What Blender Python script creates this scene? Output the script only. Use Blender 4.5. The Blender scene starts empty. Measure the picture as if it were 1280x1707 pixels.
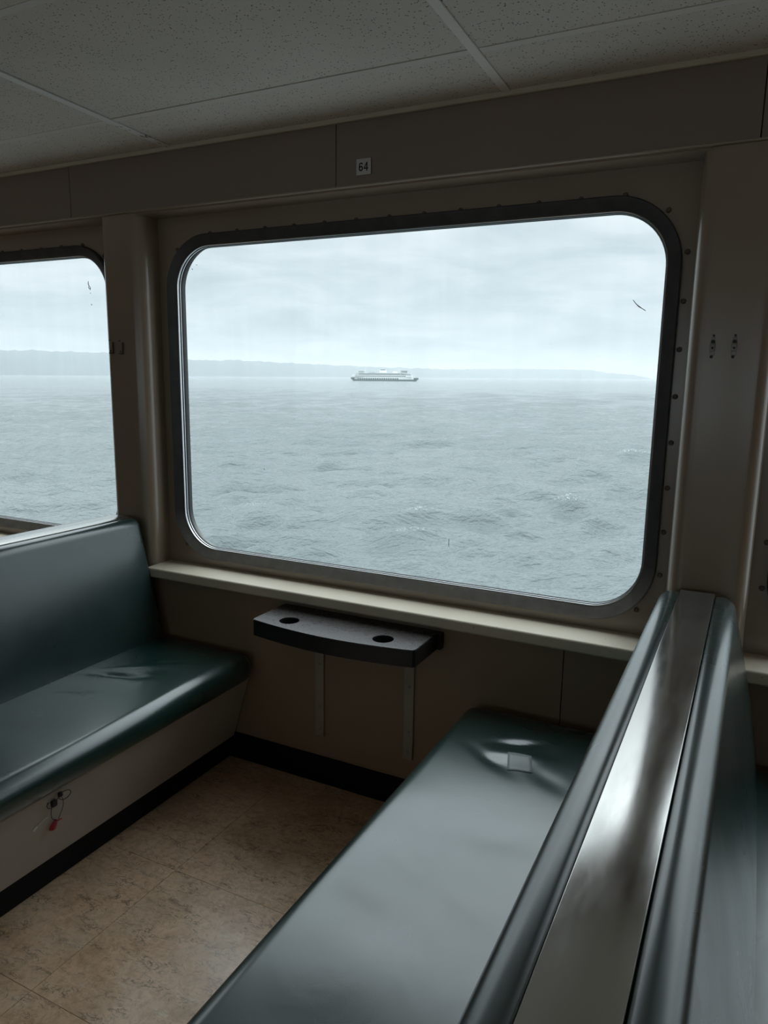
import bpy, bmesh, math, random
import numpy as np
from mathutils import Vector, Matrix

scene = bpy.context.scene
C = scene.collection
random.seed(7)
rng = np.random.default_rng(11)

# ------------------------------------------------------------------ camera
CAM = Vector((1.25935, -2.1, 1.47138))
YAW, PITCH, ROLL, FPX = -0.4653, -0.1833, 0.0149, 1223.13
fwd = Vector((math.sin(YAW) * math.cos(PITCH), math.cos(YAW) * math.cos(PITCH), math.sin(PITCH)))
right = Vector((math.cos(YAW), -math.sin(YAW), 0))
up = right.cross(fwd)
r2 = right * math.cos(ROLL) + up * math.sin(ROLL)
u2 = -right * math.sin(ROLL) + up * math.cos(ROLL)
cam_data = bpy.data.cameras.new('camera')
cam = bpy.data.objects.new('camera', cam_data)
C.objects.link(cam)
m = Matrix.Identity(4)
for i in range(3):
    m[i][0], m[i][1], m[i][2], m[i][3] = r2[i], u2[i], -fwd[i], CAM[i]
cam.matrix_world = m
cam_data.sensor_fit = 'VERTICAL'
cam_data.sensor_height = 36.0
cam_data.lens = FPX / 1707.0 * 36.0
cam_data.clip_start = 0.02
cam_data.clip_end = 60000
scene.camera = cam

# ------------------------------------------------------------------ world: overcast sky
world = bpy.data.worlds.new('overcast_sky')
scene.world = world
world.use_nodes = True
nt = world.node_tree
nt.nodes.clear()
N = nt.nodes.new
out = N('ShaderNodeOutputWorld')
bg = N('ShaderNodeBackground')
tc = N('ShaderNodeTexCoord')
sep = N('ShaderNodeSeparateXYZ')
nt.links.new(tc.outputs['Generated'], sep.inputs[0])
absz = N('ShaderNodeMath'); absz.operation = 'MAXIMUM'; absz.inputs[1].default_value = 0.0
nt.links.new(sep.outputs['Z'], absz.inputs[0])
zp = N('ShaderNodeMath'); zp.operation = 'ADD'; zp.inputs[1].default_value = 0.16
nt.links.new(absz.outputs[0], zp.inputs[0])
dx = N('ShaderNodeMath'); dx.operation = 'DIVIDE'
dy = N('ShaderNodeMath'); dy.operation = 'DIVIDE'
nt.links.new(sep.outputs['X'], dx.inputs[0]); nt.links.new(zp.outputs[0], dx.inputs[1])
nt.links.new(sep.outputs['Y'], dy.inputs[0]); nt.links.new(zp.outputs[0], dy.inputs[1])
comb = N('ShaderNodeCombineXYZ')
nt.links.new(dx.outputs[0], comb.inputs[0]); nt.links.new(dy.outputs[0], comb.inputs[1])
nz = N('ShaderNodeTexNoise')
nz.inputs['Scale'].default_value = 1.5
nz.inputs['Detail'].default_value = 6
nz.inputs['Roughness'].default_value = 0.58
nz.inputs['Distortion'].default_value = 0.35
nt.links.new(comb.outputs[0], nz.inputs['Vector'])
cr = N('ShaderNodeValToRGB')
cr.color_ramp.elements[0].position = 0.34
cr.color_ramp.elements[0].color = (0.77, 0.81, 0.83, 1)
cr.color_ramp.elements[1].position = 0.66
cr.color_ramp.elements[1].color = (1.13, 1.115, 1.11, 1)
nt.links.new(nz.outputs['Fac'], cr.inputs[0])
grad = N('ShaderNodeValToRGB')
e = grad.color_ramp.elements
e[0].position = 0.0; e[0].color = (0.275, 0.322, 0.342, 1)
e[1].position = 1.0; e[1].color = (1.34, 1.49, 1.56, 1)
e2 = grad.color_ramp.elements.new(0.10); e2.color = (0.285, 0.332, 0.352, 1)
e3 = grad.color_ramp.elements.new(0.28); e3.color = (0.345, 0.386, 0.402, 1)
e4 = grad.color_ramp.elements.new(0.55); e4.color = (0.83, 0.94, 0.985, 1)
nt.links.new(absz.outputs[0], grad.inputs[0])
mul = N('ShaderNodeMix'); mul.data_type = 'RGBA'; mul.blend_type = 'MULTIPLY'
mul.inputs['Factor'].default_value = 1.0
nt.links.new(grad.outputs[0], mul.inputs['A']); nt.links.new(cr.outputs[0], mul.inputs['B'])
nt.links.new(mul.outputs['Result'], bg.inputs['Color'])
bg.inputs['Strength'].default_value = 1.0
nt.links.new(bg.outputs[0], out.inputs['Surface'])

vs = scene.view_settings
vs.view_transform = 'Standard'
try:
    vs.look = 'None'
except Exception:
    pass
vs.exposure = 1.3
vs.gamma = 1.0
vs.use_curve_mapping = False
scene.cycles.use_denoising = True
scene.cycles.max_bounces = 14
scene.cycles.diffuse_bounces = 6
scene.cycles.glossy_bounces = 5
scene.cycles.transparent_max_bounces = 16
scene.cycles.volume_bounces = 2
scene.cycles.sample_clamp_indirect = 6.0
scene.cycles.caustics_reflective = False
scene.cycles.caustics_refractive = False

# ------------------------------------------------------------------ materials
def srgb(r, g, b):
    f = lambda c: ((c / 255) / 12.92 if c / 255 <= 0.04045 else (((c / 255) + 0.055) / 1.055) ** 2.4)
    return (f(r), f(g), f(b), 1)

class Mat:
    def __init__(self, name, color, rough=0.5, metal=0.0, spec=0.5):
        self.m = bpy.data.materials.new(name)
        self.m.use_nodes = True
        self.t = self.m.node_tree
        self.p = self.t.nodes['Principled BSDF']
        self.p.inputs['Base Color'].default_value = tuple(color[:3]) + (1,)
        self.p.inputs['Roughness'].default_value = rough
        self.p.inputs['Metallic'].default_value = metal
        self.p.inputs['Specular IOR Level'].default_value = spec
        self.tc = self.t.nodes.new('ShaderNodeTexCoord')
    def n(self, kind): return self.t.nodes.new('ShaderNode' + kind)
    def link(self, a, b): self.t.links.new(a, b)
    def coords(self, scale=(1, 1, 1)):
        mp = self.n('Mapping'); mp.inputs['Scale'].default_value = scale
        g = self.n('NewGeometry')
        self.link(g.outputs['Position'], mp.inputs['Vector'])
        return mp.outputs[0]
    def noise(self, scale, detail=3, rough=0.5, vec=None, dist=0.0):
        k = self.n('TexNoise')
        k.inputs['Scale'].default_value = scale
        k.inputs['Detail'].default_value = detail
        k.inputs['Roughness'].default_value = rough
        k.inputs['Distortion'].default_value = dist
        self.link(vec if vec is not None else self.coords(), k.inputs['Vector'])
        return k.outputs['Fac']
    def ramp(self, fac, stops):
        k = self.n('ValToRGB')
        els = k.color_ramp.elements
        while len(els) < len(stops): els.new(0.5)
        for el, (p, c) in zip(els, stops):
            el.position = p
            el.color = tuple(c[:3]) + (1,) if hasattr(c, '__len__') else (c, c, c, 1)
        self.link(fac, k.inputs[0])
        return k.outputs[0]
    def mix(self, fac, a, b, blend='MIX'):
        k = self.n('Mix'); k.data_type = 'RGBA'; k.blend_type = blend
        if hasattr(fac, 'is_linked'): self.link(fac, k.inputs['Factor'])
        else: k.inputs['Factor'].default_value = fac
        for s, key in ((a, 'A'), (b, 'B')):
            if hasattr(s, 'is_linked'): self.link(s, k.inputs[key])
            else: k.inputs[key].default_value = tuple(s[:3]) + (1,)
        return k.outputs['Result']
    def color(self, sock): self.link(sock, self.p.inputs['Base Color']); return self
    def rough(self, sock): self.link(sock, self.p.inputs['Roughness']); return self
    def bump(self, sock, strength=0.2, dist=0.001, prev=None):
        k = self.n('Bump')
        k.inputs['Strength'].default_value = strength
        k.inputs['Distance'].default_value = dist
        self.link(sock, k.inputs['Height'])
        if prev is not None: self.link(prev, k.inputs['Normal'])
        self.link(k.outputs[0], self.p.inputs['Normal'])
        return k.outputs[0]

def varied(name, col, amp=0.06, rough=0.5, scale=4, spec=0.5, bump=None, metal=0.0):
    M = Mat(name, col, rough, metal, spec)
    f = M.noise(scale, 4)
    a = tuple(c * (1 - amp) for c in col[:3]); b = tuple(min(1, c * (1 + amp)) for c in col[:3])
    M.color(M.ramp(f, [(0.3, a), (0.7, b)]))
    if bump: M.bump(M.noise(bump[0], 2), bump[1], bump[2])
    return M

PAINT = (0.315, 0.243, 0.176)
mat_paint = varied('beige_wall_paint', PAINT, 0.05, 0.30, 3, 0.5, (90, 0.12, 0.0006)).m
_pp = mat_paint.node_tree.nodes['Principled BSDF']
_pp.inputs['Coat IOR'].default_value = 1.6; _pp.inputs['Coat Weight'].default_value = 0.9; _pp.inputs['Coat Roughness'].default_value = 0.22
mat_panel = varied('beige_lower_panel', (0.31, 0.225, 0.15), 0.05, 0.5, 3, 0.4, (120, 0.1, 0.0005)).m
mat_header = varied('taupe_header_laminate', (0.262, 0.203, 0.168), 0.04, 0.5, 2.5, 0.4, (140, 0.08, 0.0004)).m

def sill_mat():
    M = Mat('painted_sill', (0.6, 0.53, 0.42), 0.5)
    base = M.ramp(M.noise(5, 4), [(0.3, (0.66, 0.585, 0.455)), (0.7, (0.76, 0.68, 0.54))])
    v = M.n('TexVoronoi'); v.inputs['Scale'].default_value = 55
    M.link(M.coords(), v.inputs['Vector'])
    d = M.ramp(v.outputs['Distance'], [(0.055, 1.0), (0.10, 0.0)])
    keep = M.ramp(M.noise(11, 2), [(0.52, 0.0), (0.6, 1.0)])
    k = M.mix(1.0, d, keep, 'MULTIPLY')
    M.color(M.mix(k, base, (0.17, 0.13, 0.09)))
    M.bump(M.noise(60, 3), 0.2, 0.0008)
    return M.m
mat_sill = sill_mat()

def tile_mat():
    M = Mat('acoustic_ceiling_tile', (0.66, 0.65, 0.62), 0.9, 0, 0.2)
    base = M.ramp(M.noise(2.2, 4), [(0.3, (0.63, 0.595, 0.54)), (0.7, (0.71, 0.67, 0.61))])
    v = M.n('TexVoronoi'); v.inputs['Scale'].default_value = 110; v.inputs['Randomness'].default_value = 1.0
    M.link(M.coords((1, 1, 0)), v.inputs['Vector'])
    keep = M.ramp(M.noise(60, 1, vec=M.coords((1, 1, 0))), [(0.38, 0.0), (0.47, 1.0)])
    pits = M.mix(1.0, M.ramp(v.outputs['Distance'], [(0.12, 1.0), (0.26, 0.0)]), keep, 'MULTIPLY')
    fine = M.ramp(M.noise(420, 2, vec=M.coords((1, 1, 0))), [(0.35, 0.85), (0.6, 1.0)])
    c = M.mix(1.0, base, fine, 'MULTIPLY')
    M.color(M.mix(pits, c, (0.14, 0.12, 0.105)))
    inv = M.n('Invert'); M.link(pits, inv.inputs['Color'])
    M.bump(inv.outputs[0], 0.6, 0.002)
    return M.m
mat_tile = tile_mat()
mat_bar = varied('white_grid_bar', (0.74, 0.705, 0.65), 0.04, 0.5, 6).m

def chipped_bar():
    M = Mat('chipped_grid_bar', (0.7, 0.69, 0.66), 0.5)
    ch = M.ramp(M.noise(38, 3, 0.6, vec=M.coords((1.6, 0.7, 1))), [(0.57, 0.0), (0.6, 1.0)])
    sx = M.n('SeparateXYZ'); g = M.n('NewGeometry'); M.link(g.outputs['Position'], sx.inputs[0])
    a = M.n('MapRange'); a.inputs['From Min'].default_value = -0.26; a.inputs['From Max'].default_value = -0.24
    M.link(sx.outputs['Y'], a.inputs['Value'])
    k = M.mix(1.0, ch, a.outputs[0], 'MULTIPLY')
    M.color(M.mix(k, (0.68, 0.67, 0.64), (0.16, 0.14, 0.12)))
    return M.m
mat_bar_chip = chipped_bar()
mat_cross = varied('grey_cross_bar', (0.63, 0.595, 0.54), 0.04, 0.6, 6).m
mat_mould = varied('yellowed_wall_angle', (0.58, 0.53, 0.42), 0.05, 0.5, 6).m

def floor_mat(name, shift):
    M = Mat(name, (0.4, 0.3, 0.2), 0.33, 0, 0.5)
    mp = M.n('Mapping'); mp.inputs['Location'].default_value = shift
    g = M.n('NewGeometry'); M.link(g.outputs['Position'], mp.inputs['Vector'])
    v = mp.outputs[0]
    big = M.noise(7, 7, 0.68, v, 0.5)
    base = M.ramp(big, [(0.30, (0.56, 0.360, 0.215)), (0.5, (0.76, 0.53, 0.345)), (0.70, (0.84, 0.62, 0.43))])
    fine = M.ramp(M.noise(48, 5, 0.72, v, 0.7), [(0.34, (0.76, 0.73, 0.69)), (0.54, (1.0, 1.0, 1.0)), (0.74, (1.10, 1.10, 1.11))])
    c = M.mix(1.0, base, fine, 'MULTIPLY')
    def strokes(scale, rot, lo, seedx):
        m2 = M.n('Mapping'); m2.inputs['Rotation'].default_value = (0, 0, rot); m2.inputs['Scale'].default_value = (1, 2.6, 1)
        m2.inputs['Location'].default_value = (seedx, 0, 0)
        M.link(v, m2.inputs['Vector'])
        w = M.noise(scale, 4, 0.6, m2.outputs[0], 1.1)
        vein = M.ramp(w, [(0.470, 0.0), (0.494, 1.0), (0.506, 1.0), (0.530, 0.0)])
        gate = M.ramp(M.noise(scale * 0.55, 3, 0.6, m2.outputs[0]), [(lo, 0.0), (lo + 0.10, 0.8)])
        return M.mix(1.0, vein, gate, 'MULTIPLY')
    c = M.mix(strokes(13, 0.5, 0.50, 0), c, (0.17, 0.11, 0.07))
    c = M.mix(strokes(20, -0.4, 0.51, 5), c, (0.21, 0.15, 0.10))
    c = M.mix(strokes(17, 1.3, 0.52, 9), c, (0.80, 0.68, 0.54))
    grey = M.ramp(M.noise(4, 4, 0.6, v), [(0.5, 0.0), (0.7, 0.30)])
    c = M.mix(grey, c, (0.46, 0.375, 0.28))
    M.color(c)
    M.rough(M.ramp(M.noise(14, 5, 0.6, v), [(0.3, 0.27), (0.7, 0.40)]))
    M.bump(M.noise(55, 5, 0.6, v), 0.12, 0.0012)
    M.p.inputs['Coat Weight'].default_value = 0.6
    M.p.inputs['Coat Roughness'].default_value = 0.24
    return M.m
mat_floors = [floor_mat('marbled_linoleum_a', (0, 0, 0)), floor_mat('marbled_linoleum_b', (3.7, 1.9, 0)),
              floor_mat('marbled_linoleum_c', (-5.1, 7.3, 0))]
mat_subfloor = varied('dark_floor_joint', (0.17, 0.125, 0.085), 0.1, 0.7, 10).m
mat_rubber_base = varied('black_rubber_base', (0.004, 0.005, 0.008), 0.2, 0.6, 12, 0.2).m

def vinyl(name, col, seedv):
    M = Mat(name, col, 0.36, 0, 0.5)
    f = M.noise(3.5, 4)
    M.color(M.ramp(f, [(0.3, tuple(c * 0.85 for c in col)), (0.7, tuple(c * 1.15 for c in col))]))
    M.rough(M.ramp(M.noise(6, 2, 0.5), [(0.3, 0.26), (0.7, 0.34)]))
    b2 = M.bump(M.noise(9, 3, 0.5, vec=M.coords((1.0, 0.55, 1)), dist=0.8), 0.16, 0.006)
    M.bump(M.noise(42, 2, 0.5, vec=M.coords((0.5, 1.5, 1))), 0.06, 0.0010, b2)
    M.p.inputs['IOR'].default_value = 1.7
    M.p.inputs['Coat Weight'].default_value = 0.65
    M.p.inputs['Coat IOR'].default_value = 1.6
    M.p.inputs['Coat Roughness'].default_value = 0.25
    return M.m
mat_vinyl = vinyl('dark_green_vinyl', (0.0105, 0.043, 0.036), 0)
mat_vinyl_back = vinyl('green_backrest_vinyl', (0.018, 0.046, 0.043), 1)

def steel():
    M = Mat('brushed_steel_strip', (0.63, 0.61, 0.575), 0.2, 1.0)
    M.rough(M.ramp(M.noise(12, 6, 0.65, vec=M.coords((4, 0.6, 1))), [(0.3, 0.16), (0.75, 0.27)]))
    M.bump(M.noise(30, 4, 0.6, vec=M.coords((3, 0.4, 1))), 0.05, 0.0008)
    return M.m
mat_steel = steel()
mat_base = varied('grey_beige_bench_base', (0.45, 0.42, 0.375), 0.06, 0.5, 5, 0.4, (70, 0.1, 0.0006)).m

def frame_mat():
    """black painted frame, turning unevenly to a paler grey towards the bottom"""
    M = Mat('graded_black_frame', (0.05, 0.05, 0.05), 0.42, 0.2)
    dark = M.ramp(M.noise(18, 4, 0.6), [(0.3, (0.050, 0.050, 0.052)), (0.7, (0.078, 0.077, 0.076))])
    bare = M.ramp(M.noise(22, 4, 0.6), [(0.3, (0.26, 0.25, 0.235)), (0.7, (0.36, 0.35, 0.33))])  # paler grey, mixed in by height near the bottom of the frame
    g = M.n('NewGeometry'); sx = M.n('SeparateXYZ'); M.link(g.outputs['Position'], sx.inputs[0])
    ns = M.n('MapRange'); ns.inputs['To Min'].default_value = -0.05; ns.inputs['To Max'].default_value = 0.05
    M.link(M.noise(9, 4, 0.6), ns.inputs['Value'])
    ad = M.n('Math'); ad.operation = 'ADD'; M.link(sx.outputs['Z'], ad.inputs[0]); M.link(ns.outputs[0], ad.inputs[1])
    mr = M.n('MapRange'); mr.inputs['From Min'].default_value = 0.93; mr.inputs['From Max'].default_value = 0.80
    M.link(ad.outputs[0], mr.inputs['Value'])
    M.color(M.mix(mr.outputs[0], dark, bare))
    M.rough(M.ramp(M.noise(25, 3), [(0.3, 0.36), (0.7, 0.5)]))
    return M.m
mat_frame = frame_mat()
mat_alu = Mat('bright_aluminium_bead', (0.75, 0.76, 0.77), 0.25, 1.0).m
mat_gasket = Mat('black_window_gasket', (0.012, 0.014, 0.017), 0.4).m
mat_bolt = varied('painted_bolt', (0.15, 0.12, 0.09), 0.2, 0.7, 60).m

def glass_mat():
    M = Mat('window_glass', (1, 1, 1), 0.0)
    t = M.t
    tr = M.n('BsdfTransparent')
    gl = M.n('BsdfGlossy'); gl.inputs['Roughness'].default_value = 0.02
    fr = M.n('Fresnel'); fr.inputs['IOR'].default_value = 1.45
    # faint rain runs and dried salt on the pane
    run = M.ramp(M.noise(16, 3, 0.6, vec=M.coords((1, 1, 0.05))), [(0.40, (0.965, 0.972, 0.975)), (0.62, (0.985, 0.99, 0.99))])
    M.link(run, tr.inputs['Color'])
    mx = M.n('MixShader')
    M.link(fr.outputs[0], mx.inputs[0]); M.link(tr.outputs[0], mx.inputs[1]); M.link(gl.outputs[0], mx.inputs[2])
    M.link(mx.outputs[0], t.nodes['Material Output'].inputs['Surface'])
    return M.m
mat_glass = glass_mat()
mat_smudge = Mat('grey_glass_smudge', (0.10, 0.12, 0.12), 0.8).m

def table_mats():
    M = Mat('dark_speckled_laminate', (0.05, 0.043, 0.04), 0.34, 0, 0.8)
    M.color(M.ramp(M.noise(160, 4, 0.7), [(0.35, (0.035, 0.030, 0.030)), (0.55, (0.060, 0.052, 0.050)), (0.72, (0.12, 0.105, 0.10))]))
    M.rough(M.ramp(M.noise(70, 4, 0.7), [(0.3, 0.24), (0.7, 0.36)]))
    M.bump(M.noise(240, 2), 0.15, 0.0005)
    E2 = varied('black_table_edging', (0.012, 0.011, 0.011), 0.15, 0.4, 30).m
    return M.m, E2
mat_table, mat_table_edge = table_mats()
mat_bar_metal = varied('brown_painted_steel_bar', (0.36, 0.31, 0.25), 0.08, 0.45, 14).m
mat_sign = varied('grey_white_number_plate', (0.60, 0.60, 0.57), 0.03, 0.5, 40).m
mat_black = Mat('black_print', (0.006, 0.006, 0.006), 0.5).m
mat_hook = Mat('worn_nickel_bracket', (0.30, 0.28, 0.25), 0.42, 0.7).m
mat_dark = Mat('black_wire_plastic', (0.01, 0.01, 0.011), 0.45).m
mat_red = varied('red_seal_plastic', (0.40, 0.010, 0.028), 0.15, 0.35, 60).m
mat_white = varied('white_plastic_tie', (0.62, 0.61, 0.58), 0.05, 0.5, 50).m
def tape_mat():
    M = Mat('clear_tape', (0.42, 0.46, 0.46), 0.32, 0, 0.5)
    M.p.inputs['Alpha'].default_value = 0.62
    return M.m
mat_tape = tape_mat()

# ------------------------------------------------------------------ helpers
def new_obj(name, verts, faces, mat, parent=None, smooth=False):
    me = bpy.data.meshes.new(name)
    me.from_pydata([tuple(v) for v in verts], [], faces)
    me.validate()
    bm = bmesh.new(); bm.from_mesh(me)
    bmesh.ops.recalc_face_normals(bm, faces=bm.faces)
    bm.to_mesh(me); bm.free()
    return link(name, me, mat, parent, smooth)

def link(name, me, mat, parent=None, smooth=False):
    if mat is not None:
        me.materials.clear()
        me.materials.append(mat)
    if smooth:
        for p in me.polygons: p.use_smooth = True
        if smooth != 'all':
            me.set_sharp_from_angle(angle=math.radians(38 if smooth is True else smooth))
    o = bpy.data.objects.new(name, me)
    C.objects.link(o)
    o.parent = parent
    return o

def bm_obj(name, bm, mat, parent=None, smooth=False):
    me = bpy.data.meshes.new(name)
    bmesh.ops.recalc_face_normals(bm, faces=bm.faces)
    bm.to_mesh(me); bm.free()
    return link(name, me, mat, parent, smooth)

def box_bm(bm, lo, hi, bevel=0.0, seg=2):
    r = bmesh.ops.create_cube(bm, size=1)
    for v in r['verts']:
        v.co = Vector([lo[i] + (v.co[i] + 0.5) * (hi[i] - lo[i]) for i in range(3)])
    if bevel > 0:
        es = list({e for v in r['verts'] for e in v.link_edges})
        bmesh.ops.bevel(bm, geom=es, offset=bevel, segments=seg, profile=0.5, affect='EDGES')

def box(name, lo, hi, mat, parent=None, bevel=0.0, seg=2):
    bm = bmesh.new(); box_bm(bm, lo, hi, bevel, seg)
    return bm_obj(name, bm, mat, parent, True if bevel else False)

def tag(o, label=None, cat=None, group=None, kind=None):
    if label: o['label'] = label
    if cat: o['category'] = cat
    if group: o['group'] = group
    if kind: o['kind'] = kind
    return o

def empty(name, loc=(0, 0, 0)):
    o = bpy.data.objects.new(name, None)
    o.location = loc
    C.objects.link(o)
    return o

def cyl(name, p, axis, r, h, mat, parent=None, seg=12, dome=0.0):
    """short cylinder from p along axis, with an optional domed end"""
    a = Vector(axis).normalized()
    s = a.orthogonal().normalized(); t = a.cross(s)
    rings = [(0, r), (h * (1 - dome * 0.6), r)]
    if dome: rings += [(h * (1 - dome * 0.15), r * 0.75)]
    rings += [(h, r * (0.4 if dome else 0.96))]
    V, F = [], []
    for d, rr in rings:
        for k in range(seg):
            an = 2 * math.pi * k / seg
            V.append(Vector(p) + a * d + (s * math.cos(an) + t * math.sin(an)) * rr)
    for j in range(len(rings) - 1):
        for k in range(seg):
            F.append((j * seg + k, j * seg + (k + 1) % seg, (j + 1) * seg + (k + 1) % seg, (j + 1) * seg + k))
    F.append(tuple(range(seg))); F.append(tuple(range((len(rings) - 1) * seg, len(rings) * seg)))
    return new_obj(name, V, F, mat, parent, True)

def tube(name, pts, r, mat, parent=None, seg=6):
    pts = [Vector(p) for p in pts]
    V, F = [], []
    n0 = None
    for i, p in enumerate(pts):
        d = (pts[min(i + 1, len(pts) - 1)] - pts[max(i - 1, 0)]).normalized()
        if n0 is None: n0 = d.orthogonal().normalized()
        n0 = (n0 - d * n0.dot(d)).normalized(); b = d.cross(n0)
        for k in range(seg):
            an = 2 * math.pi * k / seg
            V.append(p + (n0 * math.cos(an) + b * math.sin(an)) * r)
    for i in range(len(pts) - 1):
        for k in range(seg):
            F.append((i * seg + k, i * seg + (k + 1) % seg, (i + 1) * seg + (k + 1) % seg, (i + 1) * seg + k))
    F.append(tuple(range(seg))); F.append(tuple(range((len(pts) - 1) * seg, len(pts) * seg)))
    return new_obj(name, V, F, mat, parent, 'all')

def catmull(pts, n=8):
    P = [Vector(p) for p in pts]; P = [P[0]] + P + [P[-1]]
    o = []
    for i in range(1, len(P) - 2):
        for k in range(n):
            t = k / n
            o.append(0.5 * ((2 * P[i]) + (P[i + 1] - P[i - 1]) * t + (2 * P[i - 1] - 5 * P[i] + 4 * P[i + 1] - P[i + 2]) * t * t
                            + (3 * P[i] - P[i - 1] - 3 * P[i + 1] + P[i + 2]) * t ** 3))
    o.append(P[-2])
    return o

def rrect(cx, cz, w, h, r, n=14):
    """closed path of a rounded rectangle: list of (x, z, nx, nz)"""
    o = []
    for sx, sz, a0 in ((1, 1, 0), (-1, 1, 90), (-1, -1, 180), (1, -1, 270)):
        for k in range(n + 1):
            a = math.radians(a0 + 90 * k / n)
            o.append((cx + sx * (w / 2 - r) + r * math.cos(a), cz + sz * (h / 2 - r) + r * math.sin(a), math.cos(a), math.sin(a)))
    return o

def sweep_ring(name, path, prof, mat, parent, ymap, smooth=30, closed=False):
    n, k = len(path), len(prof)
    V, F = [], []
    for o, y in prof:
        for x, z, nx, nz in path:
            V.append((x + nx * o, ymap(y), z + nz * o))
    rng_ = range(k) if closed else range(k - 1)
    for j in rng_:
        j2 = (j + 1) % k
        for i in range(n):
            F.append((j * n + i, j * n + (i + 1) % n, j2 * n + (i + 1) % n, j2 * n + i))
    return new_obj(name, V, F, mat, parent, smooth)

def rounded_box(lo, hi, r, steps=(14, 40, 4), corner=5, fn=None):
    """dense rounded box; fn(np verts) may push the surface about"""
    lo = np.array(lo, float); hi = np.array(hi, float)
    r = min(r, 0.499 * (hi - lo).min())
    ax = []
    for i in range(3):
        t = r * np.tan(np.linspace(math.pi / 4, 0, corner + 1))
        a = lo[i] + r - t; b = hi[i] - r + t[::-1]
        mid = np.linspace(lo[i] + r, hi[i] - r, steps[i] + 1)[1:-1]
        ax.append(np.concatenate([a, mid, b]))
    V, F = [], []
    for d in range(3):
        u, w = (d + 1) % 3, (d + 2) % 3
        for side in (0, 1):
            nu, nw = len(ax[u]), len(ax[w])
            g = np.zeros((nu, nw, 3))
            g[..., u] = ax[u][:, None]; g[..., w] = ax[w][None, :]
            g[..., d] = (lo, hi)[side][d]
            s = len(V)
            V.extend(g.reshape(-1, 3))
            for a in range(nu - 1):
                for b in range(nw - 1):
                    q = (s + a * nw + b, s + (a + 1) * nw + b, s + (a + 1) * nw + b + 1, s + a * nw + b + 1)
                    F.append(q if side else q[::-1])
    P = np.array(V)
    q = np.clip(P, lo + r, hi - r)
    dv = P - q
    ln = np.linalg.norm(dv, axis=1, keepdims=True); ln[ln == 0] = 1
    P = q + dv / ln * r
    if fn is not None: P = fn(P)
    bm = bmesh.new()
    vs_ = [bm.verts.new(p) for p in P]
    for f in F:
        bm.faces.new([vs_[i] for i in f])
    bmesh.ops.remove_doubles(bm, verts=bm.verts, dist=1e-5)
    return bm

# ------------------------------------------------------------------ room dimensions
PITCH_W = 2.09                     # window to window
WCX, WCZ, WW, WH, WR = 0.139, 1.361, 1.718, 1.1225, 0.145
X0, X1 = -6.0, 6.3                 # cabin ends
YB = -6.8                          # opposite side of the cabin
ZC, KC = 2.238, 0.0261             # ceiling height at the window wall and its camber
def ceil_z(y): return ZC - KC * y
KS = (-2, -1, 0, 1, 2)
Y_PLATE, Y_OUT = 0.10, 0.14
front = lambda y: y
back = lambda y: YB - y            # mirrored profile for the far side of the cabin

# ------------------------------------------------------------------ window walls
def plate_wall(name, ymap, ztop):
    bm = bmesh.new()
    loops = {}
    for yy in (Y_PLATE, Y_OUT):
        edges = []
        o = [bm.verts.new((x, ymap(yy), z)) for x, z in ((X0, 0), (X1, 0), (X1, ztop), (X0, ztop))]
        edges += [bm.edges.new((o[i], o[(i + 1) % 4])) for i in range(4)]
        hs = [o]
        for k in KS:
            h = [bm.verts.new((x + nx * 0.02, ymap(yy), z + nz * 0.02)) for x, z, nx, nz in rrect(WCX + k * PITCH_W, WCZ, WW, WH, WR)]
            edges += [bm.edges.new((h[i], h[(i + 1) % len(h)])) for i in range(len(h))]
            hs.append(h)
        bmesh.ops.triangle_fill(bm, edges=edges, use_beauty=True)
        loops[yy] = hs
    for a, b in zip(loops[Y_PLATE], loops[Y_OUT]):
        n = len(a)
        for i in range(n):
            bm.faces.new((a[i], a[(i + 1) % n], b[(i + 1) % n], b[i]))
    o = bm_obj(name, bm, mat_paint)
    tag(o, kind='structure')
    return o

wall_front = plate_wall('wall_front', front, 2.30)
tag(wall_front, 'beige painted window wall with rounded posts and header panels', None)
wall_back = plate_wall('wall_back', back, ceil_z(YB) + 0.06)
tag(wall_back, 'beige painted window wall on the opposite side of the cabin', None)

# posts: rounded front corners
def post(cx, parent, ymap):
    hw, r = 0.1035, 0.045
    prof = [(-hw, Y_PLATE)]
    for k in range(11):
        a = math.radians(180 - 90 * k / 10)
        prof.append((-hw + r + r * math.cos(a), r - r * math.sin(a)))
    for k in range(11):
        a = math.radians(90 - 90 * k / 10)
        prof.append((hw - r + r * math.cos(a), r - r * math.sin(a)))
    prof.append((hw, Y_PLATE))
    V, F = [], []
    zs = (0.69, 2.040)
    n = len(prof)
    for z in zs:
        for x, y in prof: V.append((cx + x, ymap(y), z))
    for i in range(n - 1): F.append((i, i + 1, n + i + 1, n + i))
    return new_obj('post', V, F, mat_paint, parent, True)
POSTS = [(-0.9135 + PITCH_W * k) for k in (-2, -1, 0, 1, 2)]
for px in POSTS: post(px + (0.004 if abs(px - 1.1765) < 0.01 else 0), wall_front, front)
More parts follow.
